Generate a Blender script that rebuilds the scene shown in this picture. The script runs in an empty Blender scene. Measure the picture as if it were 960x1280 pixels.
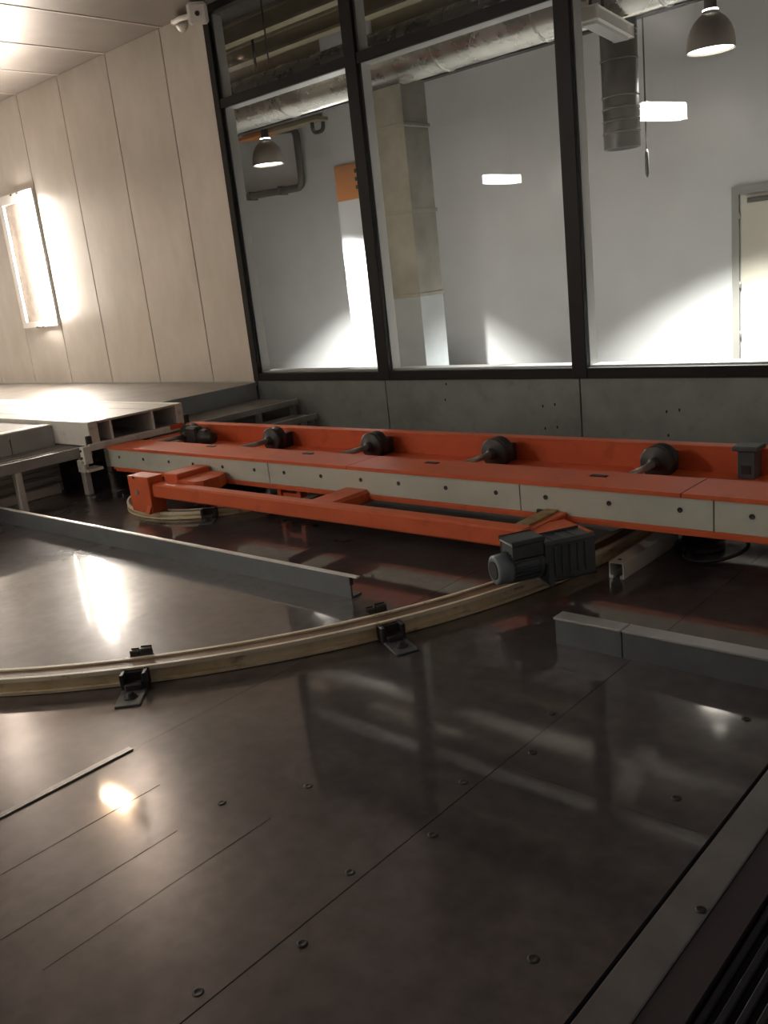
import bpy, bmesh, math, random
from mathutils import Vector, Matrix
random.seed(7)
S = 1.65            # metres per unit of camera height; all coordinates below are in camera heights
PI = math.pi
scene = bpy.context.scene
col = scene.collection

# ------------------------------------------------------------------ camera
RGT = Vector((0.7424, 0.6612, -0.1078)); DWN = Vector((0.0923, -0.2602, -0.9611)); FWD = Vector((-0.6636, 0.7036, -0.2542))
cam_data = bpy.data.cameras.new('camera')
cam_data.sensor_fit = 'VERTICAL'; cam_data.sensor_height = 24.0; cam_data.sensor_width = 18.0
cam_data.lens = 24.0 * 1117.48 / 1280.0
cam_data.clip_start = 0.02
cam = bpy.data.objects.new('camera', cam_data); col.objects.link(cam)
m = Matrix.Identity(4)
for i in range(3):
    m[i][0] = RGT[i]; m[i][1] = -DWN[i]; m[i][2] = -FWD[i]
m[0][3], m[1][3], m[2][3] = 0.0, 0.0, 1.0 * S
cam.matrix_world = m
scene.camera = cam

# ------------------------------------------------------------------ world and exposure
w = bpy.data.worlds.new('world'); scene.world = w; w.use_nodes = True
w.node_tree.nodes['Background'].inputs[0].default_value = (0.58, 0.52, 0.56, 1)
w.node_tree.nodes['Background'].inputs[1].default_value = 0.06
vs = scene.view_settings
vs.view_transform = 'Standard'; vs.look = 'None'; vs.gamma = 1.0; vs.use_curve_mapping = False
vs.exposure = 1.4
L_WALL = 76.0      # emission of the recessed wall luminaires
L_NEAR = 21.0      # luminaires on the near wall
L_CEIL = 42.0       # warm ceiling batten
L_PEND = 980.0     # watts of each pendant

# ------------------------------------------------------------------ materials
def nd(nt, t, **kw):
    n = nt.nodes.new(t)
    for k, v in kw.items(): setattr(n, k, v)
    return n

def mat(name, c1, c2=None, rough=0.5, rough2=None, metal=0.0, scale=3.0, stretch=(1, 1, 1), bump=0.0, bscale=40.0, detail=6.0, lo=0.35, hi=0.65, spec=0.5, speck=None, coat=0.0):
    mt = bpy.data.materials.new(name); mt.use_nodes = True
    nt = mt.node_tree; b = nt.nodes['Principled BSDF']
    b.inputs['Metallic'].default_value = metal
    b.inputs['Roughness'].default_value = rough
    b.inputs['Specular IOR Level'].default_value = spec
    b.inputs['Coat Weight'].default_value = coat
    if coat: b.inputs['Coat Roughness'].default_value = 0.06
    geo = nd(nt, 'ShaderNodeNewGeometry')
    mp = nd(nt, 'ShaderNodeMapping'); mp.inputs['Scale'].default_value = stretch
    nt.links.new(geo.outputs['Position'], mp.inputs['Vector'])
    c2 = c2 or c1
    nz = nd(nt, 'ShaderNodeTexNoise'); nz.inputs['Scale'].default_value = scale; nz.inputs['Detail'].default_value = detail; nz.inputs['Roughness'].default_value = 0.6
    nt.links.new(mp.outputs[0], nz.inputs['Vector'])
    rp = nd(nt, 'ShaderNodeValToRGB')
    rp.color_ramp.elements[0].position = lo; rp.color_ramp.elements[0].color = (*c1, 1)
    rp.color_ramp.elements[1].position = hi; rp.color_ramp.elements[1].color = (*c2, 1)
    nt.links.new(nz.outputs['Fac'], rp.inputs[0])
    out = rp.outputs[0]
    if speck:
        sc, amt, colr = speck
        n2 = nd(nt, 'ShaderNodeTexNoise'); n2.inputs['Scale'].default_value = sc; n2.inputs['Detail'].default_value = 3.0
        nt.links.new(geo.outputs['Position'], n2.inputs['Vector'])
        r2 = nd(nt, 'ShaderNodeValToRGB'); r2.color_ramp.elements[0].position = 0.60 ; r2.color_ramp.elements[0].color = (0, 0, 0, 1)
        r2.color_ramp.elements[1].position = 0.74; r2.color_ramp.elements[1].color = (amt, amt, amt, 1)
        nt.links.new(n2.outputs['Fac'], r2.inputs[0])
        mx = nd(nt, 'ShaderNodeMix', data_type='RGBA')
        nt.links.new(r2.outputs[0], mx.inputs[0]); nt.links.new(out, mx.inputs[6]); mx.inputs[7].default_value = (*colr, 1)
        out = mx.outputs[2]
    nt.links.new(out, b.inputs['Base Color'])
    if rough2 is not None:
        mr = nd(nt, 'ShaderNodeMapRange'); mr.inputs['From Min'].default_value = 0.3; mr.inputs['From Max'].default_value = 0.7
        mr.inputs['To Min'].default_value = rough; mr.inputs['To Max'].default_value = rough2
        nt.links.new(nz.outputs['Fac'], mr.inputs['Value']); nt.links.new(mr.outputs[0], b.inputs['Roughness'])
    if bump:
        n3 = nd(nt, 'ShaderNodeTexNoise'); n3.inputs['Scale'].default_value = bscale; n3.inputs['Detail'].default_value = 4.0
        nt.links.new(mp.outputs[0], n3.inputs['Vector'])
        bp = nd(nt, 'ShaderNodeBump'); bp.inputs['Strength'].default_value = bump; bp.inputs['Distance'].default_value = 0.01
        nt.links.new(n3.outputs['Fac'], bp.inputs['Height']); nt.links.new(bp.outputs[0], b.inputs['Normal'])
    return mt

def emit(name, c, s):
    mt = bpy.data.materials.new(name); mt.use_nodes = True
    nt = mt.node_tree; nt.nodes.clear()
    o = nd(nt, 'ShaderNodeOutputMaterial'); e = nd(nt, 'ShaderNodeEmission')
    e.inputs[0].default_value = (*c, 1); e.inputs[1].default_value = s
    nt.links.new(e.outputs[0], o.inputs[0]); return mt

def glass_mat(name):
    mt = bpy.data.materials.new(name); mt.use_nodes = True
    nt = mt.node_tree; nt.nodes.clear()
    o = nd(nt, 'ShaderNodeOutputMaterial'); t = nd(nt, 'ShaderNodeBsdfTransparent'); g = nd(nt, 'ShaderNodeBsdfGlossy')
    t.inputs[0].default_value = (0.93, 0.95, 0.94, 1); g.inputs['Roughness'].default_value = 0.0
    fr = nd(nt, 'ShaderNodeFresnel'); fr.inputs[0].default_value = 1.5
    mx = nd(nt, 'ShaderNodeMixShader')
    geo = nd(nt, 'ShaderNodeNewGeometry'); inv = nd(nt, 'ShaderNodeMath', operation='SUBTRACT'); inv.inputs[0].default_value = 1.0
    mul = nd(nt, 'ShaderNodeMath', operation='MULTIPLY')
    nt.links.new(geo.outputs['Backfacing'], inv.inputs[1]); nt.links.new(fr.outputs[0], mul.inputs[0]); nt.links.new(inv.outputs[0], mul.inputs[1])
    nt.links.new(mul.outputs[0], mx.inputs[0]); nt.links.new(t.outputs[0], mx.inputs[1]); nt.links.new(g.outputs[0], mx.inputs[2])
    nt.links.new(mx.outputs[0], o.inputs[0]); return mt

def floor_mat(name):
    mt = bpy.data.materials.new(name); mt.use_nodes = True
    nt = mt.node_tree; b = nt.nodes['Principled BSDF']; out = nt.nodes['Material Output']
    geo = nd(nt, 'ShaderNodeNewGeometry')
    n1 = nd(nt, 'ShaderNodeTexNoise'); n1.inputs['Scale'].default_value = 1.3; n1.inputs['Detail'].default_value = 3.0; n1.inputs['Roughness'].default_value = 0.5
    nt.links.new(geo.outputs['Position'], n1.inputs['Vector'])
    r1 = nd(nt, 'ShaderNodeValToRGB')
    r1.color_ramp.elements[0].position = 0.3; r1.color_ramp.elements[0].color = (0.115, 0.100, 0.094, 1)
    r1.color_ramp.elements[1].position = 0.72; r1.color_ramp.elements[1].color = (0.205, 0.180, 0.168, 1)
    nt.links.new(n1.outputs['Fac'], r1.inputs[0])
    # sparse grime spots
    n2 = nd(nt, 'ShaderNodeTexNoise'); n2.inputs['Scale'].default_value = 14.0; n2.inputs['Detail'].default_value = 4.0
    nt.links.new(geo.outputs['Position'], n2.inputs['Vector'])
    r2 = nd(nt, 'ShaderNodeValToRGB'); r2.color_ramp.elements[0].position = 0.66; r2.color_ramp.elements[0].color = (0, 0, 0, 1)
    r2.color_ramp.elements[1].position = 0.76; r2.color_ramp.elements[1].color = (0.55, 0.55, 0.55, 1)
    nt.links.new(n2.outputs['Fac'], r2.inputs[0])
    mx = nd(nt, 'ShaderNodeMix', data_type='RGBA'); nt.links.new(r2.outputs[0], mx.inputs[0]); nt.links.new(r1.outputs[0], mx.inputs[6]); mx.inputs[7].default_value = (0.09, 0.08, 0.07, 1)
    nt.links.new(mx.outputs[2], b.inputs['Base Color'])
    b.inputs['Metallic'].default_value = 1.0; b.inputs['Coat Weight'].default_value = 1.0; b.inputs['Coat IOR'].default_value = 1.65; b.inputs['Coat Roughness'].default_value = 0.06
    mr = nd(nt, 'ShaderNodeMapRange'); mr.inputs['From Min'].default_value = 0.3; mr.inputs['From Max'].default_value = 0.75
    mr.inputs['To Min'].default_value = 0.03; mr.inputs['To Max'].default_value = 0.085
    nt.links.new(n1.outputs['Fac'], mr.inputs['Value']); nt.links.new(mr.outputs[0], b.inputs['Roughness'])
    # fine scratches along the length of the hall
    mp = nd(nt, 'ShaderNodeMapping'); mp.inputs['Scale'].default_value = (1.0, 1.0, 1.0)
    nt.links.new(geo.outputs['Position'], mp.inputs['Vector'])
    n3 = nd(nt, 'ShaderNodeTexNoise'); n3.inputs['Scale'].default_value = 1.6; n3.inputs['Detail'].default_value = 1.0
    nt.links.new(mp.outputs[0], n3.inputs['Vector'])
    bp = nd(nt, 'ShaderNodeBump'); bp.inputs['Strength'].default_value = 0.06; bp.inputs['Distance'].default_value = 0.02
    nt.links.new(n3.outputs['Fac'], bp.inputs['Height']); nt.links.new(bp.outputs[0], b.inputs['Normal'])
    # a dull worn film over the polished steel
    d = nd(nt, 'ShaderNodeBsdfPrincipled'); d.inputs['Metallic'].default_value = 0.0; d.inputs['Roughness'].default_value = 0.34; d.inputs['Specular IOR Level'].default_value = 0.3
    r4 = nd(nt, 'ShaderNodeValToRGB'); r4.color_ramp.elements[0].position = 0.3; r4.color_ramp.elements[0].color = (0.125, 0.108, 0.108, 1); r4.color_ramp.elements[1].position = 0.7; r4.color_ramp.elements[1].color = (0.185, 0.162, 0.160, 1)
    nt.links.new(n2.outputs['Fac'], r4.inputs[0]); nt.links.new(r4.outputs[0], d.inputs['Base Color'])
    mxs = nd(nt, 'ShaderNodeMixShader')
    mr2 = nd(nt, 'ShaderNodeMapRange'); mr2.inputs['From Min'].default_value = 0.3; mr2.inputs['From Max'].default_value = 0.75
    mr2.inputs['To Min'].default_value = 0.34; mr2.inputs['To Max'].default_value = 0.56
    nt.links.new(n1.outputs['Fac'], mr2.inputs['Value']); nt.links.new(mr2.outputs[0], mxs.inputs[0])
    nt.links.new(b.outputs[0], mxs.inputs[1]); nt.links.new(d.outputs[0], mxs.inputs[2]); nt.links.new(mxs.outputs[0], out.inputs[0])
    return mt

M = {
 'floor': floor_mat('polished_steel_plate'),
 'sub': mat('dark_subfloor', (0.012, 0.011, 0.010), rough=0.8),
 'panel': mat('wall_panel_steel', (0.56, 0.52, 0.47), (0.66, 0.62, 0.57), rough=0.38, rough2=0.5, metal=0.35, scale=2.2, stretch=(1, 1, 0.5), bump=0.03, bscale=6),
 'low': mat('lower_wall_sheet', (0.20, 0.225, 0.215), (0.29, 0.315, 0.30), rough=0.42, rough2=0.6, metal=0.4, scale=2.5, speck=(9, .25, (0.12, 0.12, 0.11))),
 'ceil': mat('ceiling_sheet', (0.24, 0.205, 0.18), (0.30, 0.26, 0.23), rough=0.38, metal=0.45, scale=1.5),
 'joint': mat('joint_filler', (0.16, 0.13, 0.11), (0.24, 0.2, 0.17), rough=0.8, scale=8),
 'trim_light': mat('pale_joint_strip', (0.62, 0.55, 0.5), rough=0.5),
 'black': mat('black_powder_coat', (0.006, 0.005, 0.0055), rough=0.5, spec=0.3),
 'rib': mat('black_rubber', (0.010, 0.010, 0.014), rough=0.6),
 'brown': mat('dark_brown_primer', (0.045, 0.034, 0.034), rough=0.6),
 'strip': mat('brushed_edge_strip', (0.20, 0.185, 0.175), (0.27, 0.25, 0.24), rough=0.4, metal=0.6, scale=4),
 'alu': mat('pale_aluminium', (0.55, 0.55, 0.53), rough=0.45, metal=0.3),
 'glass': glass_mat('clear_glass'),
 'white_wall': mat('white_painted_wall', (0.73, 0.73, 0.74), (0.79, 0.79, 0.80), rough=0.7, scale=1.2),
 'rear_ceil': mat('brown_roof_deck', (0.045, 0.035, 0.029), (0.07, 0.056, 0.046), rough=0.8, scale=2),
 'rear_floor': mat('grey_concrete', (0.13, 0.13, 0.125), (0.17, 0.165, 0.16), rough=0.7, scale=2),
 'cream': mat('cream_beam_paint', (0.28, 0.24, 0.15), (0.35, 0.30, 0.20), rough=0.6, scale=3),
 'orange': mat('orange_machine_paint', (0.64, 0.115, 0.036), (0.74, 0.150, 0.050), rough=0.42, rough2=0.5, scale=2.5, speck=(7, .35, (0.32, 0.05, 0.02))),
 'orange_sign': mat('orange_board', (0.62, 0.22, 0.05), (0.7, 0.26, 0.07), rough=0.6),
 'face': mat('pale_sheet_face', (0.52, 0.545, 0.455), (0.61, 0.63, 0.535), rough=0.45, rough2=0.6, metal=0.15, scale=2.2, speck=(5, .2, (0.3, 0.29, 0.24))),
 'whitep': mat('white_machine_paint', (0.80, 0.78, 0.70), (0.88, 0.86, 0.78), rough=0.45, scale=4, speck=(12, .4, (0.35, 0.33, 0.29))),
 'shiny': mat('worn_white_slide', (0.50, 0.48, 0.44), (0.58, 0.55, 0.50), rough=0.40, rough2=0.50, metal=0.2, scale=3),
 'galv': mat('galvanised_steel', (0.38, 0.385, 0.375), (0.48, 0.485, 0.475), rough=0.36, rough2=0.5, metal=0.5, scale=6),
 'barrier': mat('blue_grey_barrier_steel', (0.13, 0.145, 0.15), (0.18, 0.195, 0.20), rough=0.4, rough2=0.55, metal=0.5, scale=5),
 'galv_l': mat('bright_galvanised', (0.74, 0.72, 0.66), (0.82, 0.80, 0.74), rough=0.38, metal=0.3, scale=6),
 'grate': mat('dark_grating', (0.22, 0.205, 0.185), (0.30, 0.28, 0.26), rough=0.5, metal=0.5, scale=5),
 'blue': mat('blue_grey_fascia', (0.30, 0.33, 0.34), (0.37, 0.40, 0.41), rough=0.5, scale=3),
 'riser': mat('pale_riser_sheet', (0.42, 0.42, 0.39), (0.52, 0.51, 0.48), rough=0.5, scale=3),
 'platform': mat('platform_tread', (0.14, 0.122, 0.105), (0.21, 0.185, 0.16), rough=0.45, metal=0.3, scale=3),
 'rail': mat('worn_cream_rail', (0.78, 0.68, 0.46), (0.60, 0.47, 0.25), rough=0.5, scale=3.5, lo=.4, hi=.68, speck=(10, .7, (0.16, 0.10, 0.06))),
 'rail_lip': mat('cream_rail_lip', (0.86, 0.78, 0.60), (0.78, 0.68, 0.48), rough=0.5, scale=5, speck=(22, .5, (0.3, 0.2, 0.12))),
 'groove': mat('greasy_groove', (0.14, 0.085, 0.055), (0.26, 0.17, 0.10), rough=0.5, scale=7),
 'iron': mat('dark_cast_iron', (0.035, 0.032, 0.030), (0.06, 0.055, 0.05), rough=0.5, metal=0.3, scale=8),
 'steel': mat('grey_steel_shaft', (0.48, 0.47, 0.45), (0.56, 0.55, 0.52), rough=0.35, metal=0.6, scale=9),
 'motor': mat('blue_grey_motor_paint', (0.060, 0.072, 0.078), (0.085, 0.10, 0.105), rough=0.45, scale=6),
 'motor_l': mat('lighter_motor_cowl', (0.16, 0.20, 0.22), (0.20, 0.24, 0.26), rough=0.4, scale=6),
 'wood': mat('greasy_yellow_plate', (0.42, 0.30, 0.12), (0.22, 0.14, 0.06), rough=0.5, scale=14),
 'duct': mat('spiral_duct_foil', (0.44, 0.42, 0.38), (0.58, 0.56, 0.52), rough=0.20, rough2=0.36, metal=1.0, scale=4, stretch=(1, 1, 1), bump=0.13, bscale=5),
 'rduct': mat('galvanised_duct_sheet', (0.26, 0.25, 0.22), (0.38, 0.36, 0.32), rough=0.3, rough2=0.42, metal=0.8, scale=3, bump=0.08, bscale=3),
 'rduct_b': mat('pale_blue_duct_sheet', (0.52, 0.56, 0.58), (0.60, 0.63, 0.65), rough=0.5, metal=0.3, scale=3),
 'dduct': mat('dark_grey_duct', (0.085, 0.085, 0.09), (0.125, 0.125, 0.13), rough=0.35, metal=0.7, scale=3),
 'shade': mat('grey_lamp_shade', (0.50, 0.45, 0.38), (0.58, 0.52, 0.45), rough=0.35, metal=0.5),
 'pipe': mat('grey_pipe', (0.065, 0.06, 0.055), (0.09, 0.083, 0.075), rough=0.5),
 'door': mat('cream_door_paint', (0.66, 0.62, 0.52), (0.7, 0.66, 0.56), rough=0.5),
 'doorframe': mat('grey_door_frame', (0.36, 0.35, 0.32), rough=0.5),
 'plastic': mat('white_plastic', (0.78, 0.74, 0.68), rough=0.4),
 'lamp_frame': mat('white_lamp_frame', (0.82, 0.80, 0.77), rough=0.4),
 'lamp_back': mat('beige_lamp_backplate', (0.58, 0.51, 0.43), rough=0.5),
 'e_wall': emit('daylight_tube', (1.0, 0.91, 0.80), L_WALL),
 'e_near': emit('near_wall_tube', (1.0, 0.95, 0.90), L_NEAR),
 'e_ceil': emit('warm_tube', (1.0, 0.74, 0.48), L_CEIL),
 'e_pend': emit('pendant_glow', (1.0, 0.95, 0.88), 9.0),
}

# ------------------------------------------------------------------ mesh helpers (camera-height units, scaled by S on build)
WLOC = {}
def setp(o, label=None, cat=None, group=None, kind=None):
    if label: o['label'] = label
    if cat: o['category'] = cat
    if group: o['group'] = group
    if kind: o['kind'] = kind
    return o

def empty(name, loc, label=None, cat=None, group=None, kind=None):
    o = bpy.data.objects.new(name, None); o.empty_display_size = 0.1
    col.objects.link(o); o.location = Vector(loc) * S
    WLOC[o.name] = Vector(loc) * S
    return setp(o, label, cat, group, kind)

class MB:
    def __init__(s): s.bm = bmesh.new()
    def box(s, x0, x1, y0, y1, z0, z1, bev=0.0):
        bm = s.bm
        r = bmesh.ops.create_cube(bm, size=1.0)
        vs_ = r['verts']
        for v in vs_:
            v.co = Vector(((x0 + x1) / 2 + v.co.x * (x1 - x0), (y0 + y1) / 2 + v.co.y * (y1 - y0), (z0 + z1) / 2 + v.co.z * (z1 - z0)))
        if bev:
            es = list({e for v in vs_ for e in v.link_edges})
            bmesh.ops.bevel(bm, geom=es, offset=bev, segments=1, affect='EDGES')
        return s
    def obox(s, c, ux, uy, hx, hy, hz, bev=0.0):      # oriented box, half sizes
        ux = Vector(ux).normalized(); uz = ux.cross(Vector(uy)).normalized(); uy = uz.cross(ux)
        r = bmesh.ops.create_cube(s.bm, size=2.0); vs_ = r['verts']; c = Vector(c)
        for v in vs_: v.co = c + ux * v.co.x * hx + uy * v.co.y * hy + uz * v.co.z * hz
        if bev:
            es = list({e for v in vs_ for e in v.link_edges})
            bmesh.ops.bevel(s.bm, geom=es, offset=bev, segments=1, affect='EDGES')
        return s
    def lathe(s, p, axis, prof, n=24, cap=True):       # prof: list of (t along axis, radius)
        p = Vector(p); a = Vector(axis).normalized()
        u = a.orthogonal().normalized(); v = a.cross(u)
        rings = []
        for t, r in prof:
            if r < 1e-6: rings.append([s.bm.verts.new(p + a * t)])
            else: rings.append([s.bm.verts.new(p + a * t + (u * math.cos(2 * PI * k / n) + v * math.sin(2 * PI * k / n)) * r) for k in range(n)])
        for i in range(len(rings) - 1):
            A, B = rings[i], rings[i + 1]
            for k in range(n):
                k2 = (k + 1) % n
                if len(A) == 1 and len(B) == 1: continue
                if len(A) == 1: f = [A[0], B[k], B[k2]]
                elif len(B) == 1: f = [A[k], A[k2], B[0]]
                else: f = [A[k], A[k2], B[k2], B[k]]
                fc = s.bm.faces.new(f); fc.smooth = True
        if cap:
            for R_ in (rings[0], rings[-1]):
                if len(R_) > 2: s.bm.faces.new(R_)
        return s
    def cyl(s, p0, p1, r, n=16):
        p0 = Vector(p0); p1 = Vector(p1)
        return s.lathe(p0, p1 - p0, [(0, r), ((p1 - p0).length, r)], n)
    def tube(s, pts, r, n=8):
        pts = [Vector(p) for p in pts]; rings = []; u = None
        for i, p in enumerate(pts):
            a = (pts[min(i + 1, len(pts) - 1)] - pts[max(i - 1, 0)]).normalized()
            u = a.orthogonal().normalized() if u is None else (u - a * u.dot(a)).normalized()
            v = a.cross(u)
            rings.append([s.bm.verts.new(p + (u * math.cos(2 * PI * k / n) + v * math.sin(2 * PI * k / n)) * r) for k in range(n)])
        for A, B in zip(rings, rings[1:]):
            for k in range(n):
                f = s.bm.faces.new([A[k], A[(k + 1) % n], B[(k + 1) % n], B[k]]); f.smooth = True
        s.bm.faces.new(rings[0]); s.bm.faces.new(rings[-1]); return s
    def ring(s, c, prof, a0, a1, n):                   # closed (r,z) profile swept round c
        full = abs(a1 - a0) >= 2 * PI - 1e-6
        cnt = n if full else n + 1; rows = []
        for i in range(cnt):
            a = a0 + (a1 - a0) * i / n
            rows.append([s.bm.verts.new((c[0] + r * math.cos(a), c[1] + r * math.sin(a), z)) for r, z in prof])
        k = len(prof)
        for i in range(n):
            A, B = rows[i], rows[(i + 1) % cnt]
            for j in range(k): s.bm.faces.new([A[j], B[j], B[(j + 1) % k], A[(j + 1) % k]])
        if not full: s.bm.faces.new(rows[0]); s.bm.faces.new(rows[-1])
        return s
    def prism(s, poly, axis, a0, a1):                  # poly in the two remaining axes, extruded along 'x','y','z'
        def mk(p, t):
            return {'x': (t, p[0], p[1]), 'y': (p[0], t, p[1]), 'z': (p[0], p[1], t)}[axis]
        A = [s.bm.verts.new(mk(p, a0)) for p in poly]; B = [s.bm.verts.new(mk(p, a1)) for p in poly]
        n = len(poly)
        s.bm.faces.new(A); s.bm.faces.new(B[::-1])
        for i in range(n): s.bm.faces.new([A[i], B[i], B[(i + 1) % n], A[(i + 1) % n]])
        return s
    def build(s, name, mt, parent=None, label=None, cat=None, group=None, kind=None):
        bm = s.bm
        bmesh.ops.recalc_face_normals(bm, faces=bm.faces)
        for v in bm.verts: v.co *= S
        lo = Vector([min(v.co[i] for v in bm.verts) for i in range(3)]); hi = Vector([max(v.co[i] for v in bm.verts) for i in range(3)])
        org = Vector(((lo.x + hi.x) / 2, (lo.y + hi.y) / 2, lo.z))
        for v in bm.verts: v.co -= org
        me = bpy.data.meshes.new(name); bm.to_mesh(me); bm.free()
        me.materials.append(M[mt] if isinstance(mt, str) else mt)
        o = bpy.data.objects.new(name, me); col.objects.link(o)
        WLOC[o.name] = org
        if parent: o.parent = parent; o.location = org - WLOC[parent.name]
        else: o.location = org
        return setp(o, label, cat, group, kind)

def bx(name, mt, parent, x0, x1, y0, y1, z0, z1, bev=0.0, **kw):
    return MB().box(x0, x1, y0, y1, z0, z1, bev).build(name, mt, parent, **kw)

def dup(o, parent, dx=0, dy=0, dz=0):                  # copy of a part sharing its mesh, moved in camera-height units
    c = o.copy(); col.objects.link(c); c.parent = parent
    W = WLOC[o.name] + Vector((dx, dy, dz)) * S
    WLOC[c.name] = W
    c.location = W - (WLOC[parent.name] if parent else Vector())
    return c

# ------------------------------------------------------------------ key dimensions
D = 4.0            # plane of the panelled wall and the window
ZC = 2.73          # booth ceiling
XR = -0.43         # right side of the booth (open viewing side)
XL = -12.0
YN = -1.7          # near wall
CX, CY = -3.716, 2.781   # centre of rotation

# ------------------------------------------------------------------ floor
floor = bx('floor', 'sub', None, XL, XR - .056, YN, D, -0.06, -0.008, kind='structure')
xs = [-0.558, -1.0, -1.77, -2.54, -3.31, -4.08, -4.85]
ys = [YN, 0.22, 1.325, 2.62, D]
g = 0.0008
for i in range(len(xs) - 1):
    rows = ys if i == 0 else [YN, 0.30 if i % 2 else -.10, 2.62, D]
    gx = g if i < 2 else g * .5
    for j in range(len(rows) - 1):
        p = bx('floor_plate', 'floor', floor, xs[i + 1] + gx, xs[i] - gx, rows[j] + g * .5, rows[j + 1] - g * .5, -0.008, 0.0)
        p.rotation_euler = (random.uniform(-1, 1) * 0.0006, random.uniform(-1, 1) * 0.0006, 0)
bx('floor_plate', 'floor', floor, XL, -4.851, YN, D, -0.008, -0.001)
# raised weld seams
bx('weld_seam', 'strip', floor, -1.783, -1.765, 0.30, 0.935, -0.001, 0.004)
for x, y0, y1 in ((-1.58, .45, .88), (-1.404, .40, .80), (-1.276, .45, .93)):
    bx('weld_seam', 'floor', floor, x - .002, x + .002, y0, y1, -0.001, 0.0011)
bolt0 = None
bolts = [(-.969, .73), (-1.026, .899), (-1.026, .569), (-1.028, 1.233), (-.971, 1.063), (-.971, 1.40), (-1.026, 1.565), (-.971, .397), (-.655, 1.4), (-.655, .908), (-.655, .416), (-1.293, 1.051), (-1.403, .911), (-.655, 1.75)]
for x, y in bolts:
    if bolt0 is None:
        bolt0 = MB().lathe((x, y, -0.002), (0, 0, 1), [(0, .0095), (.0035, .0095), (.005, .0072), (.0035, .0045), (.0035, 0)], 14).build('bolt', 'iron', floor); b0 = (x, y)
    else: dup(bolt0, floor, x - b0[0], y - b0[1])

# edge strip and dark sill at the viewing side
strip = bx('trim_1', 'strip', None, -0.5525, -0.487, YN, D, -0.05, 0.0, bev=.002, kind='structure')
MB().lathe((-.499, 1.141, -.002), (0, 0, 1), [(0, .0085), (.004, .0085), (.005, .006), (.004, .003), (.004, 0)], 12).build('bolt', 'iron', strip)
sill = bx('trim_2', 'brown', None, -0.486, -0.431, YN, D, -0.06, -0.003, kind='structure')
ribs = bx('trim_3', 'rib', None, -0.430, -0.05, YN, D, -0.08, -0.02, kind='structure')
for k in range(8):
    x = -.425 + k * .022
    bx('rib', 'rib', ribs, x, x + .011, YN, D, -0.02, -0.008, bev=.002)

# ------------------------------------------------------------------ panelled wall
wall = bx('wall_back', 'joint', None, XL, -4.85, D + .012, D + .03, 0.0, ZC + .05, kind='structure')
jx = [-4.852, -5.318, -5.988, -6.672, -7.326, -7.985, -8.655, -9.325, -9.995, -10.665, -11.335, -12.0]
gp = .004
for i in range(len(jx) - 1):
    x1, x0 = jx[i] - gp, jx[i + 1] + gp
    if abs(jx[i] + 7.326) < .01 or abs(jx[i] + 9.995) < .01:       # panels that carry a recessed luminaire
        a, b = x0 + .06, x1 - .045
        m_ = MB(); m_.box(x0, a, D, D + .014, .37, ZC); m_.box(b, x1, D, D + .014, .37, ZC)
        m_.box(a, b, D, D + .014, .37, .91); m_.box(a, b, D, D + .014, 1.985, ZC)
        m_.build('wall_panel', 'panel', wall)
    else:
        bx('wall_panel', 'panel', wall, x0, x1, D, D + .014, .37, ZC, bev=.002)
bx('wall_foot', 'galv', wall, XL, -4.852, D - .004, D + .012, .36, .395)
# corner post beside the window
bx('edge_strip', 'trim_light', wall, -4.872, -4.855, D - .006, D + .012, .39, ZC)

# wall below the window
low = bx('wall_back_lower', 'joint', None, -4.85, XR + .03, D + .03, D + .14, 0.0, .395, kind='structure')
lj = [-4.85, -3.655, -2.33, -1.005, XR + .03]
for a, b in zip(lj, lj[1:]):
    bx('lower_panel', 'low', low, a + .003, b - .003, D + .012, D + .03, 0.0, .396, bev=.002)
sl0 = bx('slot', 'black', low, -3.192, -3.184, D + .0105, D + .013, .36, .374); sx = -3.188
for x, dz in ((-3.204, -.09), (-2.555, -.118), (-2.482, -.108), (-2.549, -.237), (-2.475, -.228), (-1.871, -.135), (-1.807, -.126), (-1.865, -.25)):
    dup(sl0, low, x - sx, 0, dz)

# ------------------------------------------------------------------ window between booth and rear hall
win = empty('window_1', (-2.6, D, .395), kind='structure')
XW0, XW1 = -4.846, XR + .03
posts = [(-4.846, -4.790), (-3.680, -3.592), (-2.354, -2.270), (-1.034, -.95)]
ZH = 2.685
bx('sill_bar', 'black', win, XW0, XW1, D - .012, D + .03, .396, .448, bev=.003)
bx('head_bar', 'black', win, XW0, XW1, D - .012, D + .03, ZH, ZC)
for a, b in posts:
    bx('mullion', 'black', win, a, b, D - .016, D + .012, .396, ZC, bev=.003)
    bx('mullion_inner', 'alu', win, a + .006, b - .002, D + .028, D + .100, .448, ZH)
for k in range(4):
    a = posts[k][1]; b = posts[k + 1][0] if k < 3 else XW1
    bx('crossbar', 'black', win, a, b, D - .010, D + .012, 2.134, 2.190, bev=.002)
    bx('crossbar_inner', 'alu', win, a, b - .002, D + .028, D + .12, 2.140, 2.184)
    bx('sill_inner', 'alu', win, a, b - .002, D + .031, D + .135, .440, .458)
    MB().box(a - .004, b + .004, D + .016, D + .021, .446, 2.138).build('pane', 'glass', win)
    MB().box(a - .004, b + .004, D + .016, D + .021, 2.186, ZH + .003).build('pane', 'glass', win)

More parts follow.
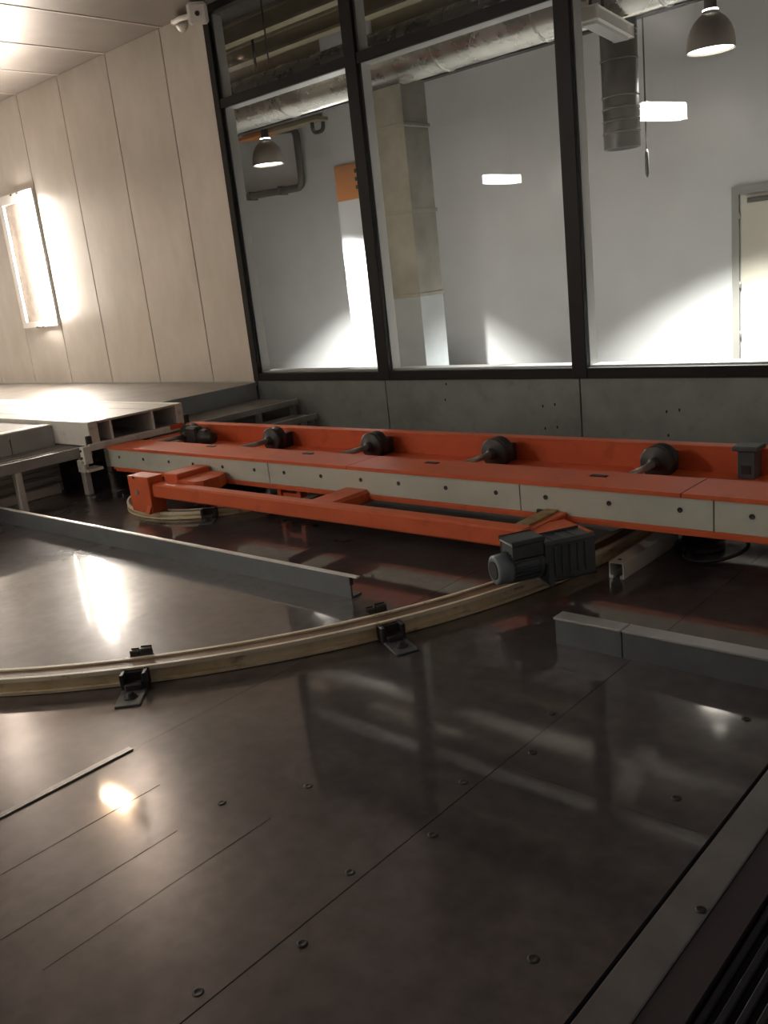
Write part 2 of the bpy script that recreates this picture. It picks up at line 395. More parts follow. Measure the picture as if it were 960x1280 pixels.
# ------------------------------------------------------------------ ceiling of the booth
ceil = bx('ceiling', 'sub', None, XL, XR, YN, D + .02, ZC + .02, ZC + .05, kind='structure')
cj = [XR, -1.29, -1.96, -2.63, -3.30, -3.97, -4.625, -5.285, -5.985, -6.64, -7.31, -7.98, -8.65, -9.32, -9.99, -10.66, -12.0]
for b, a in zip(cj, cj[1:]):
    bx('ceiling_panel', 'ceil', ceil, a + .004, b - .004, YN, D, ZC, ZC + .02)
    bx('joint_strip', 'trim_light', ceil, b - .009, b + .009, YN, D, ZC - .004, ZC + .002)

# other booth walls (out of view; they carry lamps and bounce light)
wf = bx('wall_front', 'panel', None, XL, XR, YN - .03, YN, 0, ZC, kind='structure')
wl = bx('wall_left', 'panel', None, XL - .03, XL, YN, D, 0, ZC, kind='structure')
wr = bx('wall_right', 'panel', None, XR, XR + .03, 1.9, D, 0, ZC, kind='structure')

# ------------------------------------------------------------------ rear hall
YB = 7.0; ZR = 3.12
fr = bx('floor_rear', 'rear_floor', None, -11, 1.0, D + .15, YB, -.05, 0, kind='structure')
wb = bx('wall_rear', 'white_wall', None, -11, 1.0, YB, YB + .05, 0, ZR + .1, kind='structure')
bx('baseboard', 'doorframe', wb, -11, -2.70, YB - .01, YB, 0, .05)
wpl = bx('wall_rear_pillar', 'white_wall', None, -6.09, -5.52, 6.3, YB, 0, ZR, kind='structure')
wrl = bx('wall_rear_left', 'white_wall', None, -11.05, -11, D + .15, YB, 0, ZR, kind='structure')
wrr = bx('wall_rear_right', 'white_wall', None, 1.0, 1.05, D + .15, YB, 0, ZR, kind='structure')
cr = bx('ceiling_rear', 'rear_ceil', None, -11, 1.0, D + .05, YB, ZR, ZR + .06, kind='structure')
for y in (4.62, 5.38, 5.9, 6.38):
    m_ = MB(); m_.box(-11, 1.0, y - .05, y + .05, ZR - .02, ZR); m_.box(-11, 1.0, y - .012, y + .012, ZR - .13, ZR - .02); m_.box(-11, 1.0, y - .05, y + .05, ZR - .15, ZR - .13)
    m_.build('roof_beam', 'cream', cr)
# upper wall that closes the hall above the booth window
bx('wall_rear_upper', 'rear_ceil', None, -11, 1.0, D + .05, D + .10, ZC + .05, ZR, kind='structure')

# door
door = empty('door_1', (-2.35, YB, 0), kind='structure')
bx('door_frame', 'doorframe', door, -2.70, -2.648, YB - .03, YB + .0, 0, 1.345)
bx('door_frame', 'doorframe', door, -2.09, -2.04, YB - .03, YB + .0, 0, 1.345)
bx('door_frame', 'doorframe', door, -2.648, -2.09, YB - .03, YB + .0, 1.292, 1.345)
bx('door_leaf', 'door', door, -2.636, -2.10, YB - .02, YB, .01, 1.282, bev=.003)
bx('door_closer', 'pipe', door, -2.58, -2.40, YB - .05, YB - .02, 1.225, 1.26, bev=.004)
for z in (.25, .62, 1.12):
    MB().cyl((-2.642, YB - .026, z), (-2.642, YB - .026, z + .05), .007, 8).build('hinge', 'steel', door)

# ------------------------------------------------------------------ recessed wall luminaires
def wall_lamp(x0, x1, label):
    t = empty('wall_luminaire', ((x0 + x1) / 2, D, .89), label, 'light')
    m_ = MB(); f = .042
    m_.box(x0 - .01, x0 + f + .02, D - .02, D, .892, 2.015); m_.box(x1 - f, x1, D - .02, D, .892, 2.015)
    m_.box(x0 + f + .02, x1 - f, D - .02, D, .892, .94); m_.box(x0 + f + .02, x1 - f, D - .02, D, 1.940, 2.015)
    m_.build('frame', 'lamp_frame', t)
    m_ = MB(); m_.box(x0 + .03, x1 - .02, D + .10, D + .104, .92, 1.975)
    m_.build('back_plate', 'lamp_back', t)
    m_ = MB(); m_.box(x0 + .03, x0 + .038, D, D + .10, .92, 1.975); m_.box(x1 - .028, x1 - .02, D, D + .10, .92, 1.975)
    m_.box(x0 + .038, x1 - .028, D, D + .10, .92, .928); m_.box(x0 + .038, x1 - .028, D, D + .10, 1.967, 1.975)
    m_.build('housing', 'lamp_back', t)
    bx('diffuser', 'e_wall', t, x1 - .215, x1 - .045, D - .055, D + .06, .945, 1.935, bev=.012)
    for x in (x0 + .25, x1 - .25):
        for z in (.885, 2.0):
            bx('clip', 'pipe', t, x - .015, x + .015, D - .024, D - .002, z, z + .012)
    return t
wall_lamp(-7.955, -7.345, 'white framed vertical light glowing in the pale panelled wall left of the big window')
wall_lamp(-10.625, -10.015, 'white framed vertical light in the panelled wall, farther along from the window')

# box luminaires hung near the near wall (seen mirrored in the window glass)
def near_lamp(c, d, hl, hz, label):
    c = Vector(c); d = Vector(d).normalized(); sd_ = Vector((d.y, -d.x, 0))
    t = empty('box_luminaire', (c.x, c.y, c.z - hz), label, 'light')
    MB().obox(c + Vector((0, 0, hz + .012)), d, sd_, hl + .015, .05, .014, .004).build('housing', 'lamp_frame', t)
    MB().obox(c, d, sd_, hl, .04, hz, .010).build('diffuser', 'e_near', t)
    for q in (-.6, .6):
        p = c + d * hl * q
        MB().cyl((p.x, p.y, c.z + hz + .02), (p.x, p.y, ZC), .008, 8).build('hanger_rod', 'pipe', t)
near_lamp((-4.155, -1.0, 2.262), (.26, -.965, 0), .285, .078, 'tall white box luminaire hung near the near booth wall')
near_lamp((-6.10, -1.0, 1.915), (.015, -1, 0), .310, .045, 'slim white box luminaire hung low on rods near the near booth wall')

# warm lamp under the ceiling
t = empty('ceiling_lamp', (-5.96, 2.93, ZC - .10), 'warm lamp with an added light shield fixed under the booth ceiling near the panelled wall', 'light')
bx('body', 'lamp_frame', t, -6.14, -5.78, 2.88, 2.99, ZC - .03, ZC, bev=.004)
bx('added_shield', 'lamp_frame', t, -6.14, -5.62, 2.98, 2.995, ZC - .12, ZC - .028, bev=.003)  # shield added to hide the tube's reflection in the window glass
MB().cyl((-6.11, 2.925, ZC - .055), (-5.81, 2.925, ZC - .055), .022, 12).build('tube', 'e_ceil', t)

# ------------------------------------------------------------------ pendant lamps in the rear hall
def pendant(x, y, z, label):
    t = empty('pendant_lamp', (x, y, z), label, 'light', 'pendant lamps of the rear hall')
    prof = [(0, .135), (.04, .133), (.085, .125), (.125, .110), (.158, .088), (.182, .062), (.195, .045), (.205, .045)]
    inner = [(tt, rr - .006) for tt, rr in reversed(prof)]
    MB().lathe((x, y, z), (0, 0, 1), prof + inner + [prof[0]], 32, cap=False).build('shade', 'shade', t)
    MB().lathe((x, y, z + .012), (0, 0, 1), [(0, 0), (.001, .127), (.004, .127), (.006, 0)], 32).build('diffuser', 'e_pend', t)
    MB().lathe((x, y, z + .2125), (0, 0, 1), [(0, .040), (.01, .038), (.012, .034), (.10, .034), (.11, .02)], 20).build('cap', 'iron', t)
    MB().lathe((x, y, z + .2055), (0, 0, 1), [(0, .043), (.007, .043)], 20).build('vent_glow', 'e_pend', t)
    MB().cyl((x, y, z + .31), (x, y, ZR), .012, 10).build('stem', 'iron', t)
    l = bpy.data.lights.new('pendant_light', 'SPOT'); l.energy = L_PEND; l.color = (1.0, .97, .93); l.spot_size = math.radians(106); l.spot_blend = .36; l.shadow_soft_size = .05
    lo = bpy.data.objects.new('pendant_light', l); col.objects.link(lo); lo.parent = t; lo.location = (0, 0, -.01)
    return t
YLAMP = 5.5
pendant(-6.08, YLAMP, 2.015, 'grey bell pendant lamp hanging under the round silver duct')
pendant(-2.24, YLAMP, 2.03, 'grey bell pendant lamp hanging above the cream door')

# ------------------------------------------------------------------ ducts of the rear hall
t = empty('round_duct', (-3.5, 4.78, 2.13), 'long silver spiral duct running along behind the window crossbar', 'duct')
yd, rd, zd = 4.65, .165, 2.290
MB().cyl((-10.9, yd, zd), (-.2, yd, zd), rd, 40).build('duct_tube', 'duct', t)
for k in range(14):
    x = -9.6 + k * .68
    MB().lathe((x, yd, zd), (1, 0, 0), [(0, rd), (.004, rd + .006), (.014, rd + .006), (.018, rd)], 40, cap=False).build('collar', 'duct', t)
for k in range(5):
    x = -9.0 + k * 2.0
    MB().cyl((x, yd, zd + rd - .005), (x, yd, ZR - .0), .006, 6).build('hanger_rod', 'pipe', t)

t = empty('drop_duct', (-4.0, 4.72, 0), 'rectangular galvanised drop duct standing behind the middle window pane', 'duct')
zz = [0.0, .854, 1.38, 1.894, 2.165]
for k in range(4):
    bx('duct_section', 'rduct_b' if k == 0 else 'rduct', t, -4.195, -3.82, 4.62, 4.86, zz[k] + .004, zz[k + 1] - .004)
    if k < 3: bx('duct_flange', 'rduct', t, -4.205, -3.81, 4.61, 4.87, zz[k + 1] - .012, zz[k + 1] + .012, bev=.002)

t = empty('hanging_duct', (-2.44, 4.8, 1.51), 'short dark grey round duct hanging down with an open end', 'duct')
MB().lathe((-2.45, 4.8, 1.525), (0, 0, 1), [(0, .097), (.7, .097), (.7, .092), (0, .092), (0, .097)], 32, cap=False).build('duct_tube', 'dduct', t)
for z in (1.60, 1.66, 1.72, 1.78, 1.96, 2.1):
    MB().lathe((-2.45, 4.8, z), (0, 0, 1), [(0, .097), (.003, .101), (.009, .101), (.012, .097)], 32, cap=False).build('seam_ring', 'dduct', t)

t = empty('pull_cord', (-2.431, 5.05, 1.33), 'thin dark cord with a slim handle hanging beside the dark duct', 'cord')
MB().cyl((-2.431, 5.05, 1.52), (-2.431, 5.05, 2.205), .005, 6).build('cord', 'pipe', t)
MB().lathe((-2.431, 5.05, 1.375), (0, 0, 1), [(0, .004), (.02, .011), (.13, .011), (.15, .004)], 10).build('handle', 'iron', t)

t = empty('batten_luminaire', (-2.38, 4.6, 2.08), 'pale unlit box luminaire hung below the silver duct by the dark round duct', 'light')
a = Vector((-2.255, 4.12, 2.06)); b = Vector((-2.355, 4.67, 2.06)); dv = (b - a)
MB().obox((a + b) / 2, dv, (1, 0, 0), dv.length / 2, .05, .028, .006).build('body', 'plastic', t)
MB().obox((a + b) / 2 + Vector((0, 0, -.034)), dv, (1, 0, 0), dv.length / 2 - .03, .035, .008).build('lens', 'alu', t)
for q in (.1, .42):
    p = a + dv * q
    MB().cyl(p + Vector((0, 0, .02)), Vector((p.x, p.y, ZR)), .008, 6).build('hanger_rod', 'pipe', t)

MB().box(-10.9, -.2, 5.02, 5.08, 2.20, 2.25, .004).build('cable_tray', 'black', None, 'thin black cable tray running under and behind the silver duct', 'cable tray')

# pipe, beam and board on the far side of the rear hall
yp = YB - .08
t = empty('wall_pipe', (-7.6, yp, 2.0), 'grey bent pipe fixed to the white wall behind the first pendant lamp', 'pipe')
def arc_pts(pts, rad, n=5):
    out = [Vector(pts[0])]
    for i in range(1, len(pts) - 1):
        p0, p1, p2 = Vector(pts[i - 1]), Vector(pts[i]), Vector(pts[i + 1])
        a = p1 + (p0 - p1).normalized() * rad; b = p1 + (p2 - p1).normalized() * rad
        for k in range(n + 1):
            q = k / n; out.append((a * (1 - q) + p1 * q) * (1 - q) + (p1 * (1 - q) + b * q) * q)
    out.append(Vector(pts[-1])); return out
MB().tube(arc_pts([(-8.6, yp, 2.02), (-7.17, yp, 1.985), (-7.17, yp, 2.56), (-7.62, yp, 2.60), (-7.62, yp, 3.0)], .09), .038, 12).build('pipe_run', 'pipe', t)
for x, z in ((-8.0, 2.005), (-7.5, 1.995)):
    bx('pipe_clamp', 'pipe', t, x - .012, x + .012, yp - .043, YB, z - .045, z + .045)
t = empty('crane_beam', (-7.4, 6.7, 2.6), 'yellow orange girder with a hook end above the bent pipe', 'beam')
for xa, xb, mm in ((-7.75, -7.25, 'orange_sign'), (-7.25, -6.55, 'cream')):
    m_ = MB(); m_.box(xa, xb, 6.62, 6.78, 2.52, 2.55); m_.box(xa, xb, 6.69, 6.71, 2.55, 2.68); m_.box(xa, xb, 6.62, 6.78, 2.68, 2.71)
    m_.build('girder', mm, t)
MB().tube(arc_pts([(-6.7, 6.7, 2.53), (-6.7, 6.7, 2.42), (-6.55, 6.7, 2.42), (-6.55, 6.7, 2.50)], .06), .02, 8).build('hook', 'pipe', t)
for x in (-7.6, -6.8): MB().cyl((x, 6.7, 2.70), (x, 6.7, ZR), .015, 8).build('hanger_rod', 'pipe', t)
t = empty('notice_board', (-5.9, 6.3, 1.70), 'orange rectangular board on the white pillar behind the window mullion', 'sign')
bx('board', 'orange_sign', t, -6.075, -5.72, 6.285, 6.30, 1.70, 2.005, bev=.002)
for z in (1.80, 1.87, 1.94): bx('dark_mark', 'iron', t, -5.825, -5.77 + (.02 if z > 1.85 else 0), 6.283, 6.286, z - .022, z + .012)

# small wall fittings of the rear hall
bx('socket_box', 'plastic', None, -4.02, -3.94, YB - .02, YB, 1.20, 1.30, bev=.004, label='small white box on the white wall below the dark hanging duct', cat='switch')

# ------------------------------------------------------------------ CCTV camera
t = empty('security_camera', (-4.9, D, 2.64), 'small white security camera high in the corner above the window frame', 'camera')
MB().lathe((-5.05, D - .001, 2.69), (0, -1, 0), [(0, .05), (.015, .05), (.035, .038), (.045, .018), (.09, .016)], 20).build('base', 'plastic', t)
c = Vector((-4.735, D - .13, 2.657)); ax = Vector((.70, -.64, -.25)).normalized()
MB().tube([(-5.05, D - .08, 2.69), (-4.95, D - .10, 2.685), (-4.77, D - .11, 2.665)], .016, 8).build('arm', 'plastic', t)
h_ = MB().obox(c, ax, (.68, .73, 0), .06, .060, .062, .016).build('housing', 'plastic', t)
MB().lathe(c + ax * .060, ax, [(0, .014), (.006, .014), (.007, .009), (.004, 0)], 16).build('lens', 'iron', h_)

# ------------------------------------------------------------------ access platform and conveyor at the end of the turntable
XP = -4.85; ZP = .385
t = empty('access_platform', (-8, 2.5, 0), 'dark platform in front of the panelled wall with a grey grated landing along its edge', 'platform')
bx('deck_back', 'platform', t, XL + .01, XP, 3.10, D - .006, ZP - .03, ZP)
bx('deck_front', 'platform', t, XL + .01, XP - .10, 1.30, 2.465, ZP - .03, ZP)
bx('edge_trim', 'whitep', t, XP - .10, XP, 1.30, 2.465, ZP - .03, ZP + .004, bev=.002)
for a, b in ((1.30, 1.75), (1.757, 2.205), (2.212, 2.465)):
    bx('riser_panel', 'riser', t, XP, XP + .008, a, b, .262, ZP - .002, bev=.001)
bx('riser_panel', 'blue', t, XP, XP + .008, 3.10, D - .006, .262, ZP, bev=.001)
for a, b in ((1.30, 2.465), (3.10, D - .006)):
    for k in range(9):
        z = .0 + k * .028
        bx('skirt_slat', 'galv', t, XP - .01, XP + .002, a, b, z + .002, z + .026)
bx('base_beam', 'galv_l', t, XP + .004, XP + .06, 1.30, 2.42, 0.0, .055, bev=.003)
bx('base_beam', 'galv', t, XP + .03, XP + .075, 1.30, 2.42, .085, .105, bev=.002)
m_ = MB()
for k in range(60): 
    y = 1.31 + k * .02; m_.box(XP + .01, -4.545, y, y + .008, .243, .268)
for k in range(8):
    x = XP + .02 + k * .037; m_.box(x, x + .006, 1.305, 2.50, .249, .264)
m_.build('grating', 'grate', t, kind='stuff')
bx('landing_edge', 'galv', t, -4.547, -4.530, 1.30, 2.51, .215, .272, bev=.002)
bx('landing_edge', 'galv', t, XP + .008, -4.547, 2.49, 2.51, .215, .27, bev=.002)
for y in (1.70, 2.075, 2.46):
    bx('leg', 'galv_l', t, -4.578, -4.535, y - .018, y + .018, 0.0, .216, bev=.003)

t = empty('grated_steps', (-4.5, 3.7, 0), 'two grey grated steps between the platform and the wall below the window', 'steps')
for xa, xb, ya, z in ((XP + .01, -4.435, 3.135, .268), (-4.44, -4.27, 3.60, .175)):
    m_ = MB(); n = int((D - ya - .02) / .02)
    for k in range(n): m_.box(xa, xb - .015, ya + k * .02, ya + k * .02 + .008, z - .02, z + .004)
    m_.box(xa + .03, xa + .036, ya, D - .02, z - .016, z + .002); m_.box((xa + xb) / 2, (xa + xb) / 2 + .006, ya, D - .02, z - .016, z + .002)
    st = m_.build('tread', 'grate', t, kind='stuff')
    bx('tread_edge', 'galv', t, xb - .015, xb, ya, D - .005, z - .03, z + .008, bev=.002)
    for y in (ya + .01, (ya + D) / 2 + .1, D - .03):
        bx('leg', 'galv', t, xb - .05, xb - .016, y - .015, y + .015, 0.0, z - .02)

t = empty('transfer_conveyor', (-8, 2.78, 0), 'white slide conveyor with hollow box ends meeting the orange turntable frame', 'conveyor')
XE = -4.455; ZT = .408
bx('side_rail', 'whitep', t, XL, XE, 2.47, 2.53, .275, ZT, bev=.003)
bx('side_rail', 'whitep', t, XL, XE, 3.045, 3.095, .285, ZT, bev=.003)
for a, b in ((2.532, 2.607), (2.613, 2.880), (2.886, 3.043)):
    bx('slide_plate', 'shiny', t, XL, XE, a, b, ZT - .014, ZT - .002)
for y in (2.610, 2.883):
    bx('divider', 'whitep', t, XL, XE, y - .006, y + .006, .29, ZT - .014)
bx('tray', 'galv', t, XL, XE, 2.53, 3.045, .275, .292)
bx('shade_sheet', 'sub', t, -5.2, -5.19, 2.53, 3.045, .292, ZT - .014)  # near-black sheet standing in for the shade inside the hollow boxes
cb = bx('cross_bar', 'whitep', t, XE + .003, XE + .028, 2.445, 3.04, .255, .292, bev=.002)
bx('red_tip', 'orange', cb, XE + .003, XE + .030, 2.97, 3.06, .268, .294)
m_ = MB(); m_.box(XE - .01, XE + .030, 2.40, 2.446, .19, .285, .002); m_.box(XE - .06, XE + .01, 2.40, 2.41, .145, .21); m_.box(XE - .06, XE + .03, 2.41, 2.50, .145, .16)
br = m_.build('end_bracket', 'whitep', t)
for y, z in ((2.398, .265), (2.398, .225)):
    MB().cyl((XE + .005, y + .003, z), (XE + .005, y - .004, z), .007, 10).build('bolt', 'iron', br)
for yy in (2.445, 3.092):
    m_ = MB(); m_.box(XE - .012, XE + .012, yy, yy + .03, .27, .335, .004); m_.build('bumper', 'iron', t)
for x in (-5.2, -6.5, -8, -10):
    for y in (2.56, 3.0): bx('leg', 'galv', t, x - .03, x + .03, y - .02, y + .02, 0, .276)

# ------------------------------------------------------------------ circular rails on the floor
def rail(name, R_out, R_in, z, a0, a1, n, label, lipw=.012):
    t = empty(name, (CX, CY, 0), label, 'rail')
    mid0, mid1 = R_in + lipw, R_out - lipw
    MB().ring((CX, CY), [(R_in + .01, .008), (R_out - .014, .008), (R_out - .014, z - .008), (R_in + .01, z - .008)], a0, a1, n).build('web', 'rail', t)
    MB().ring((CX, CY), [(R_out - .02, .002), (R_out + .002, .002), (R_out + .002, .011), (R_out - .014, .012)], a0, a1, n).build('foot_flange', 'rail', t)
    MB().ring((CX, CY), [(mid0, z - .012), (mid1, z - .012), (mid1, z - .005), (mid0, z - .005)], a0, a1, n).build('groove', 'groove', t)
    for ra, rb in ((R_in, mid0), (mid1, R_out)):
        MB().ring((CX, CY), [(ra, z - .012), (rb, z - .012), (rb, z), (ra, z)], a0, a1, n).build('lip', 'rail_lip', t)
    return t
def bracket(t, R_out, R_in, z, ang):
    rad = Vector((math.cos(ang), math.sin(ang), 0)); tan = Vector((-rad.y, rad.x, 0)); c0 = Vector((CX, CY, 0))
    m_ = MB()
    for s_ in (-1, 1):
        m_.obox(c0 + rad * (R_out + .018) + tan * (.030 * s_) + Vector((0, 0, .024)), rad, tan, .022, .006, .024, .002)
    m_.obox(c0 + rad * (R_out + .008) + Vector((0, 0, .026)), tan, rad, .036, .006, .018, .002)
    m_.obox(c0 + rad * (R_out + .035) + Vector((0, 0, .012)), rad, tan, .016, .024, .012, .004)
    b = m_.build('clamp', 'iron', t)
    MB().obox(c0 + rad * (R_out + .085) + Vector((0, 0, .003)), rad, tan, .050, .034, .003, .002).build('foot_plate', 'barrier', b)
    MB().lathe(c0 + rad * (R_out + .09) + Vector((0, 0, .005)), (0, 0, 1), [(0, .020), (.004, .020), (.004, .012), (.014, .011), (.014, 0)], 6).build('bolt', 'iron', b)
    m_ = MB(); q = c0 + rad * (R_in - .018)
    m_.obox(q + Vector((0, 0, z * .5)), tan, rad, .026, .012, z * .5, .003); m_.obox(q + tan * .014 + Vector((0, 0, z + .006)), tan, rad, .012, .010, .010, .003); m_.obox(q - tan * .018 + Vector((0, 0, z + .004)), tan, rad, .008, .010, .008, .003)
    m_.build('inner_clamp', 'iron', b)
t = rail('circular_rail', 2.315, 2.240, .051, math.radians(-112), math.radians(28), 160, 'large cream curved floor rail with a brown groove circling the orange turntable')
for a in (-27.2, -44.8, -63, -82): bracket(t, 2.315, 2.240, .051, math.radians(a))
t = rail('inner_rail', .515, .455, .036, 0, 2 * PI, 96, 'small cream ring rail on the floor under the orange post', lipw=.010)
for a in (-48, 60, 170): bracket(t, .515, .455, .036, math.radians(a))

# ------------------------------------------------------------------ turntable
tt = empty('turntable', (CX, CY, 0), 'long orange turntable frame with pale side panels, dark rollers and a drive motor', 'turntable')
XA, XB = -4.405, -0.60
YF, YK = 2.535, 3.08
FZ = .265
# front beam with top flange plates (slotted)
slots = [(-4.047, 2.745), (-3.674, 2.685), (-2.955, 2.68), (-2.232, 2.674), (-1.49, 2.658), (-.78, 2.66)]
fj = [XA, -2.568, -1.14, XB]
for a, b in zip(fj, fj[1:]):
    a += .0025; b -= .0025
    m_ = MB(); x = a
    for sx_, sy_ in slots:
        if a < sx_ < b:
            h0, h1 = sx_ - .035, sx_ + .035; v0, v1 = sy_ - .013, sy_ + .013
            m_.box(x, h0, YF - .008, 2.725, FZ - .014, FZ); m_.box(h0, h1, YF - .008, v0, FZ - .014, FZ); m_.box(h0, h1, v1, 2.725, FZ - .014, FZ); x = h1
    m_.box(x, b, YF - .008, 2.725, FZ - .014, FZ)
    m_.build('flange_plate', 'orange', tt)
for sx_, sy_ in slots:
    m_ = MB(); m_.box(sx_ - .04, sx_ + .04, sy_ - .02, sy_ + .02, FZ - .02, FZ - .0145); m_.box(sx_ - .028, sx_ + .028, sy_ - .010, sy_ + .010, FZ - .0145, FZ + .003)
    m_.build('slot_insert', 'iron', tt)
bx('front_web', 'orange', tt, XA, XB, YF + .014, YF + .03, .135, FZ - .014)
bx('bottom_flange', 'orange', tt, XA + .06, XB, YF - .008, 2.66, .132, .152, bev=.002)
pj = [XA, -3.073, -1.731, -1.043, XB]
panels = []
for a, b in zip(pj, pj[1:]):
    p = bx('side_panel', 'face', tt, a + .002, b - .002, YF, YF + .014, .152, FZ - .0145, bev=.001)
    panels.append((a, b, p))
hx = [-4.303, -4.073, -3.843, -3.639, -3.405, -3.171, -2.968, -2.734, -2.5, -2.296, -2.061, -1.833, -1.627, -1.388, -1.148, -.93, -.72]
for x in hx:
    for a, b, p in panels:
        if a < x < b:
            MB().lathe((x, YF + .001, .210), (0, -1, 0), [(0, .0085), (.003, .0085), (.003, .005), (.0015, .004), (.0015, 0)], 12).build('bolt', 'iron', p)
bx('notch', 'iron', tt, -1.66, -1.60, YF - .0105, YF + .001, .152, .166)
# end beam and back beam
bx('end_beam', 'orange', tt, XA, XA + .05, YF + .03, YK, .17, FZ - .015)
bx('end_flange', 'orange', tt, XA, XA + .12, 2.725, YK - .02, FZ - .030, FZ - .016)
bx('back_plate', 'orange', tt, XA, XB, YK - .010, YK, .14, .290)
bx('back_lip', 'orange', tt, XA, XB, YK - .012, YK + .045, .284, .292, bev=.002)
bx('back_lower_flange', 'orange', tt, XA + .05, XB, 2.86, YK - .010, .185, .197)
bx('tray', 'orange', tt, XA + .05, XB, YF + .03, 2.86, .135, .145)
# rollers
ZW = .252
wx = [-4.222, -3.504, -2.805, -2.119, -1.414]
for i, x in enumerate(wx):
    prof = [(0, .018), (0, .026), (.006, .030), (.006, .056), (.010, .062), (.020, .062), (.026, .054), (.050, .054), (.056, .062), (.066, .062), (.070, .056), (.070, .028), (.078, .02)]
    ro = MB().lathe((x, 2.925, ZW), (0, 1, 0), prof, 32).build('roller', 'iron', tt)
    MB().cyl((x, 2.66, ZW), (x, 2.93, ZW), .0125, 14).build('axle', 'steel', ro)
    MB().lathe((x, 2.905, ZW), (0, 1, 0), [(0, .0125), (.004, .022), (.02, .024)], 16, cap=False).build('hub', 'iron', ro)
    bx('bearing_block', 'iron', ro, x - .03, x + .03, 2.655, 2.70, .146, FZ - .022, bev=.004)
    bx('rear_bearing', 'iron', ro, x - .025, x + .025, 3.003, 3.068, .198, ZW + .02, bev=.004)
# small drive unit beside the first roller
m_ = MB(); m_.lathe((-4.10, 2.94, .245), (1, 0, 0), [(0, .03), (.01, .04), (.07, .04), (.08, .03), (.11, .03), (.115, .02)], 18); m_.box(-4.09, -4.03, 2.92, 2.96, .19, .29, .006); m_.box(-4.20, -4.10, 2.905, 2.965, .215, .305, .01)
m_.build('roller_drive', 'iron', tt)
# sensor bracket near the right end
m_ = MB(); m_.box(-1.165, -1.075, 2.985, 3.066, .295, .312, .004); m_.box(-1.150, -1.09, 3.0, 3.062, .197, .296, .003)
sb = m_.build('stop_block', 'motor', tt); bx('window_plate', 'iron', sb, -1.135, -1.105, 2.996, 3.001, .215, .245)

# under-carriage: post riding on the inner rail, long beam, cross arms
m_ = MB(); m_.box(-3.775, -3.605, 2.245, 2.33, .037, .212, .003)
po = m_.build('post', 'orange', tt)
m_ = MB()
m_.prism([(2.245, .037), (2.245, .075), (2.225, .037)], 'x', -3.64, -3.61); m_.build('gusset', 'orange', po)
MB().cyl((-3.71, 2.246, .135), (-3.71, 2.240, .135), .012, 12).build('bolt', 'steel', po)
MB().cyl((-3.72, 2.246, .205), (-3.72, 2.242, .205), .007, 10).build('bolt', 'iron', po)
for x in (-3.77, -3.65):
    MB().lathe((x, 2.262, .046), (0, 1, 0), [(0, .0), (0, .016), (.05, .016), (.05, 0)], 16).build('rail_wheel', 'iron', po)
bx('long_beam', 'orange', tt, -3.61, -1.545, 2.262, 2.325, .112, .178, bev=.007)
bx('post_block', 'orange', tt, -3.60, -3.49, 2.33, YF - .010, .10, .215, bev=.006)
m_ = MB(); m_.prism([(-3.49, 2.33), (-3.36, 2.33), (-3.33, 2.36), (-3.33, 2.45), (-3.37, 2.52), (-3.49, 2.52)], 'z', .135, .190); m_.build('cross_arm', 'orange', tt)
m_ = MB(); m_.box(-2.60, -2.46, 2.325, 2.60, .115, .172, .012); m_.build('cross_arm', 'orange', tt)
m_ = MB(); m_.box(-1.615, -1.545, 2.325, 2.60, .105, .165, .004); ca = m_.build('cross_arm', 'orange', tt)
bx('greasy_plate', 'wood', ca, -1.625, -1.575, 2.325, 2.53, .165, .171)
for x in (-3.05, -2.92):
    bx('strut', 'orange', tt, x - .012, x + .012, 2.56, 2.60, .04, .133)
bx('strut_rung', 'orange', tt, -3.05, -2.92, 2.57, 2.59, .085, .105)
bx('black_bar', 'iron', tt, -2.78, -2.74, 2.33, 3.0, .10, .13)
bx('undercarriage', 'iron', tt, -4.0, -1.2, 2.70, 2.86, .09, .136)
MB().lathe((CX, CY, .0), (0, 0, 1), [(0, .20), (.02, .20), (.025, .14), (.09, .14), (.092, .22), (.136, .22)], 32).build('pivot', 'iron', tt)

# drive motor
A = Vector((-1.500, 2.030, .125)); Bv = Vector((-1.345, 2.310, .125)); ax = (Bv - A).normalized(); sd = Vector((ax.y, -ax.x, 0)); up = Vector((0, 0, 1))
Lm = (Bv - A).length
gm = MB()
gm.lathe(A + ax * .045, ax, [(0, .040), (.09, .040), (.092, .048), (.108, .048), (.110, .042)], 28)
for k in range(22):
    an = 2 * PI * k / 22; dr = sd * math.cos(an) + up * math.sin(an); tn = ax.cross(dr)
    gm.obox(A + ax * .090 + dr * .043, ax, tn, .044, .0016, .006)
gm = gm.build('gear_motor', 'motor', tt)
MB().lathe(A, ax, [(.004, 0), (.004, .028), (0, .034), (.006, .045), (.05, .047), (.052, .04)], 28).build('fan_cowl', 'motor_l', gm)
MB().lathe(A + ax * -.001, ax, [(0, .028), (.006, .028)], 24).build('fan_grille', 'iron', gm)
c = A + ax * .100 + up * .056
MB().obox(c, ax, sd, .048, .040, .022, .004).build('terminal_box', 'motor', gm)
MB().obox(c + up * .025, ax, sd, .051, .043, .005, .003).build('terminal_lid', 'motor', gm)
c = A + ax * .235 + up * .004
m_ = MB(); m_.obox(c, ax, sd, .075, .046, .056, .009)
for k in range(5): m_.obox(c + ax * (-.052 + k * .026) + sd * .047, up, ax, .044, .004, .003)
for k in range(3): m_.obox(c + ax * (-.04 + k * .04) + up * .057, sd, ax, .038, .005, .003)
m_.build('gearbox', 'motor', gm)
MB().obox(A + ax * .16 - up * .03, ax, sd, .006, .062, .034, .003).build('flange', 'motor', gm)
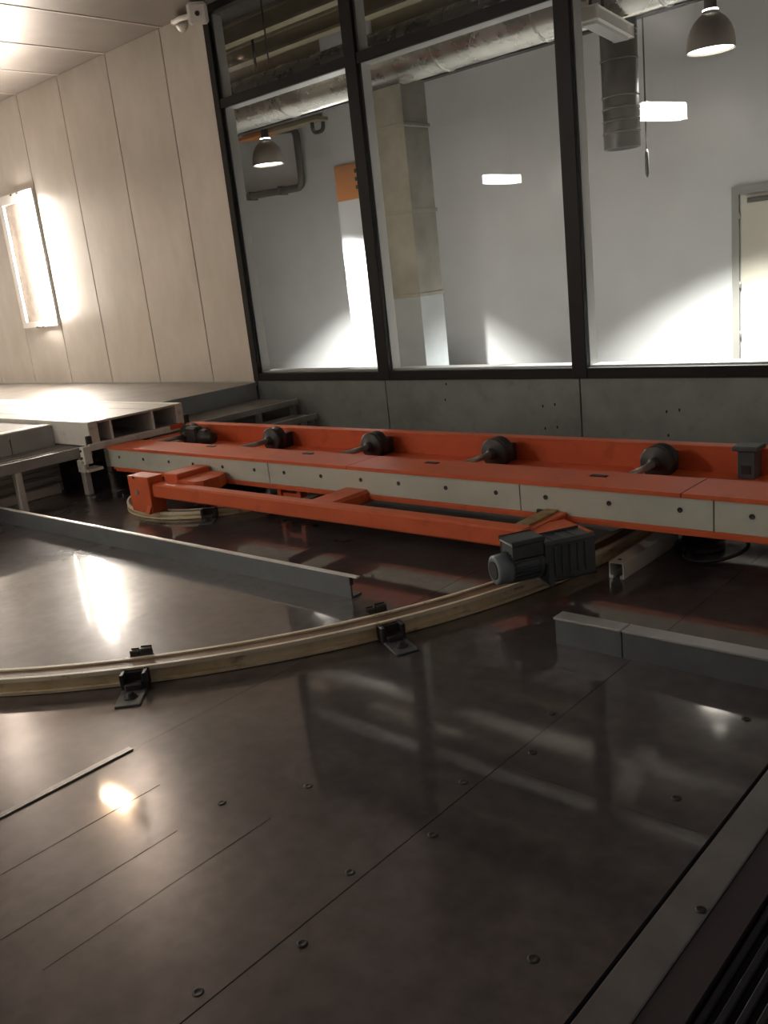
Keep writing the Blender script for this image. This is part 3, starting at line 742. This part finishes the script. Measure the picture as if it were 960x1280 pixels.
# drive wheel between gearbox and rail
dwc = Vector((-1.455, 2.44, .082))
MB().lathe(dwc, Vector((2.26, -.34, 0)), [(-.03, 0), (-.03, .03), (.03, .03), (.03, 0)], 20).build('drive_wheel', 'iron', gm)
MB().cyl(A + ax * .26, dwc, .014, 10).build('drive_shaft', 'steel', gm)
MB().obox(Vector((-1.475, 2.36, .150)), ax, sd, .07, .09, .012, .003).build('motor_plate', 'orange', gm)

# ------------------------------------------------------------------ floor barriers
t = empty('barrier_profile', (-3.2, 1.91, 0), 'long grey steel angle barrier on the floor inside the cream rail, running to the platform', 'barrier')
bx('web', 'barrier', t, -4.48, -1.985, 1.907, 1.915, 0, .076)
bx('top_flange', 'galv_l', t, -4.48, -1.950, 1.904, 1.922, .074, .079, bev=.001)
bx('foot_flange', 'barrier', t, -4.48, -1.985, 1.915, 1.955, 0, .005)
bx('end_cap', 'iron', t, -1.986, -1.982, 1.905, 1.92, .045, .073)
t = empty('barrier_profile', (-.85, 1.91, 0), 'short two-piece grey steel barrier on the floor beside the viewing sill', 'barrier')
for a, b in ((-1.217, -1.026), (-1.022, -.49)):
    bx('web', 'barrier', t, a, b, 1.904, 1.912, 0, .070)
    bx('top_flange', 'galv', t, a - .004 if a < -1.1 else a, b, 1.900, 1.950, .070, .077, bev=.002)
    bx('foot_flange', 'barrier', t, a, b, 1.912, 1.95, 0, .004)

# ------------------------------------------------------------------ small things under the right end of the frame
m_ = MB(); 
m_.box(-1.335, -1.331, 2.42, 2.82, .01, .050); m_.box(-1.289, -1.285, 2.42, 2.82, .01, .050); m_.box(-1.335, -1.285, 2.42, 2.82, .050, .054); m_.box(-1.335, -1.322, 2.42, 2.82, 0, .01); m_.box(-1.298, -1.285, 2.42, 2.82, 0, .01)
sc = m_.build('strut_channel', 'galv_l', None, 'short pale metal channel lying on the floor beside the rail under the frame', 'channel')
MB().cyl((-1.312, 2.45, .0535), (-1.312, 2.45, .0555), .006, 10).build('hole', 'iron', sc)
pts = []
for k in range(40):
    a = k / 39 * 2 * PI * 1.35 + 2.4
    pts.append((-1.115 + .095 * math.cos(a) + .03 * k / 39, 2.70 + .075 * math.sin(a), .012 + .05 * (.5 + .5 * math.sin(a + .8))))
MB().tube(pts, .006, 8).build('cable_loop', 'rib', None, 'black cable looped on the floor under the right end of the frame', 'cable')
t = empty('floor_gland', (-1.27, 2.80, 0), 'low dark round housing on the floor beside the pale channel', 'housing')
MB().lathe((-1.20, 2.80, 0), (0, 0, 1), [(0, .08), (.02, .08), (.025, .06), (.07, .055), (.085, .03), (.09, 0)], 24).build('body', 'iron', t)
MB().lathe((-1.20, 2.80, .088), (0, 0, 1), [(0, .02), (.03, .018), (.034, 0)], 12).build('gland_cap', 'iron', t)
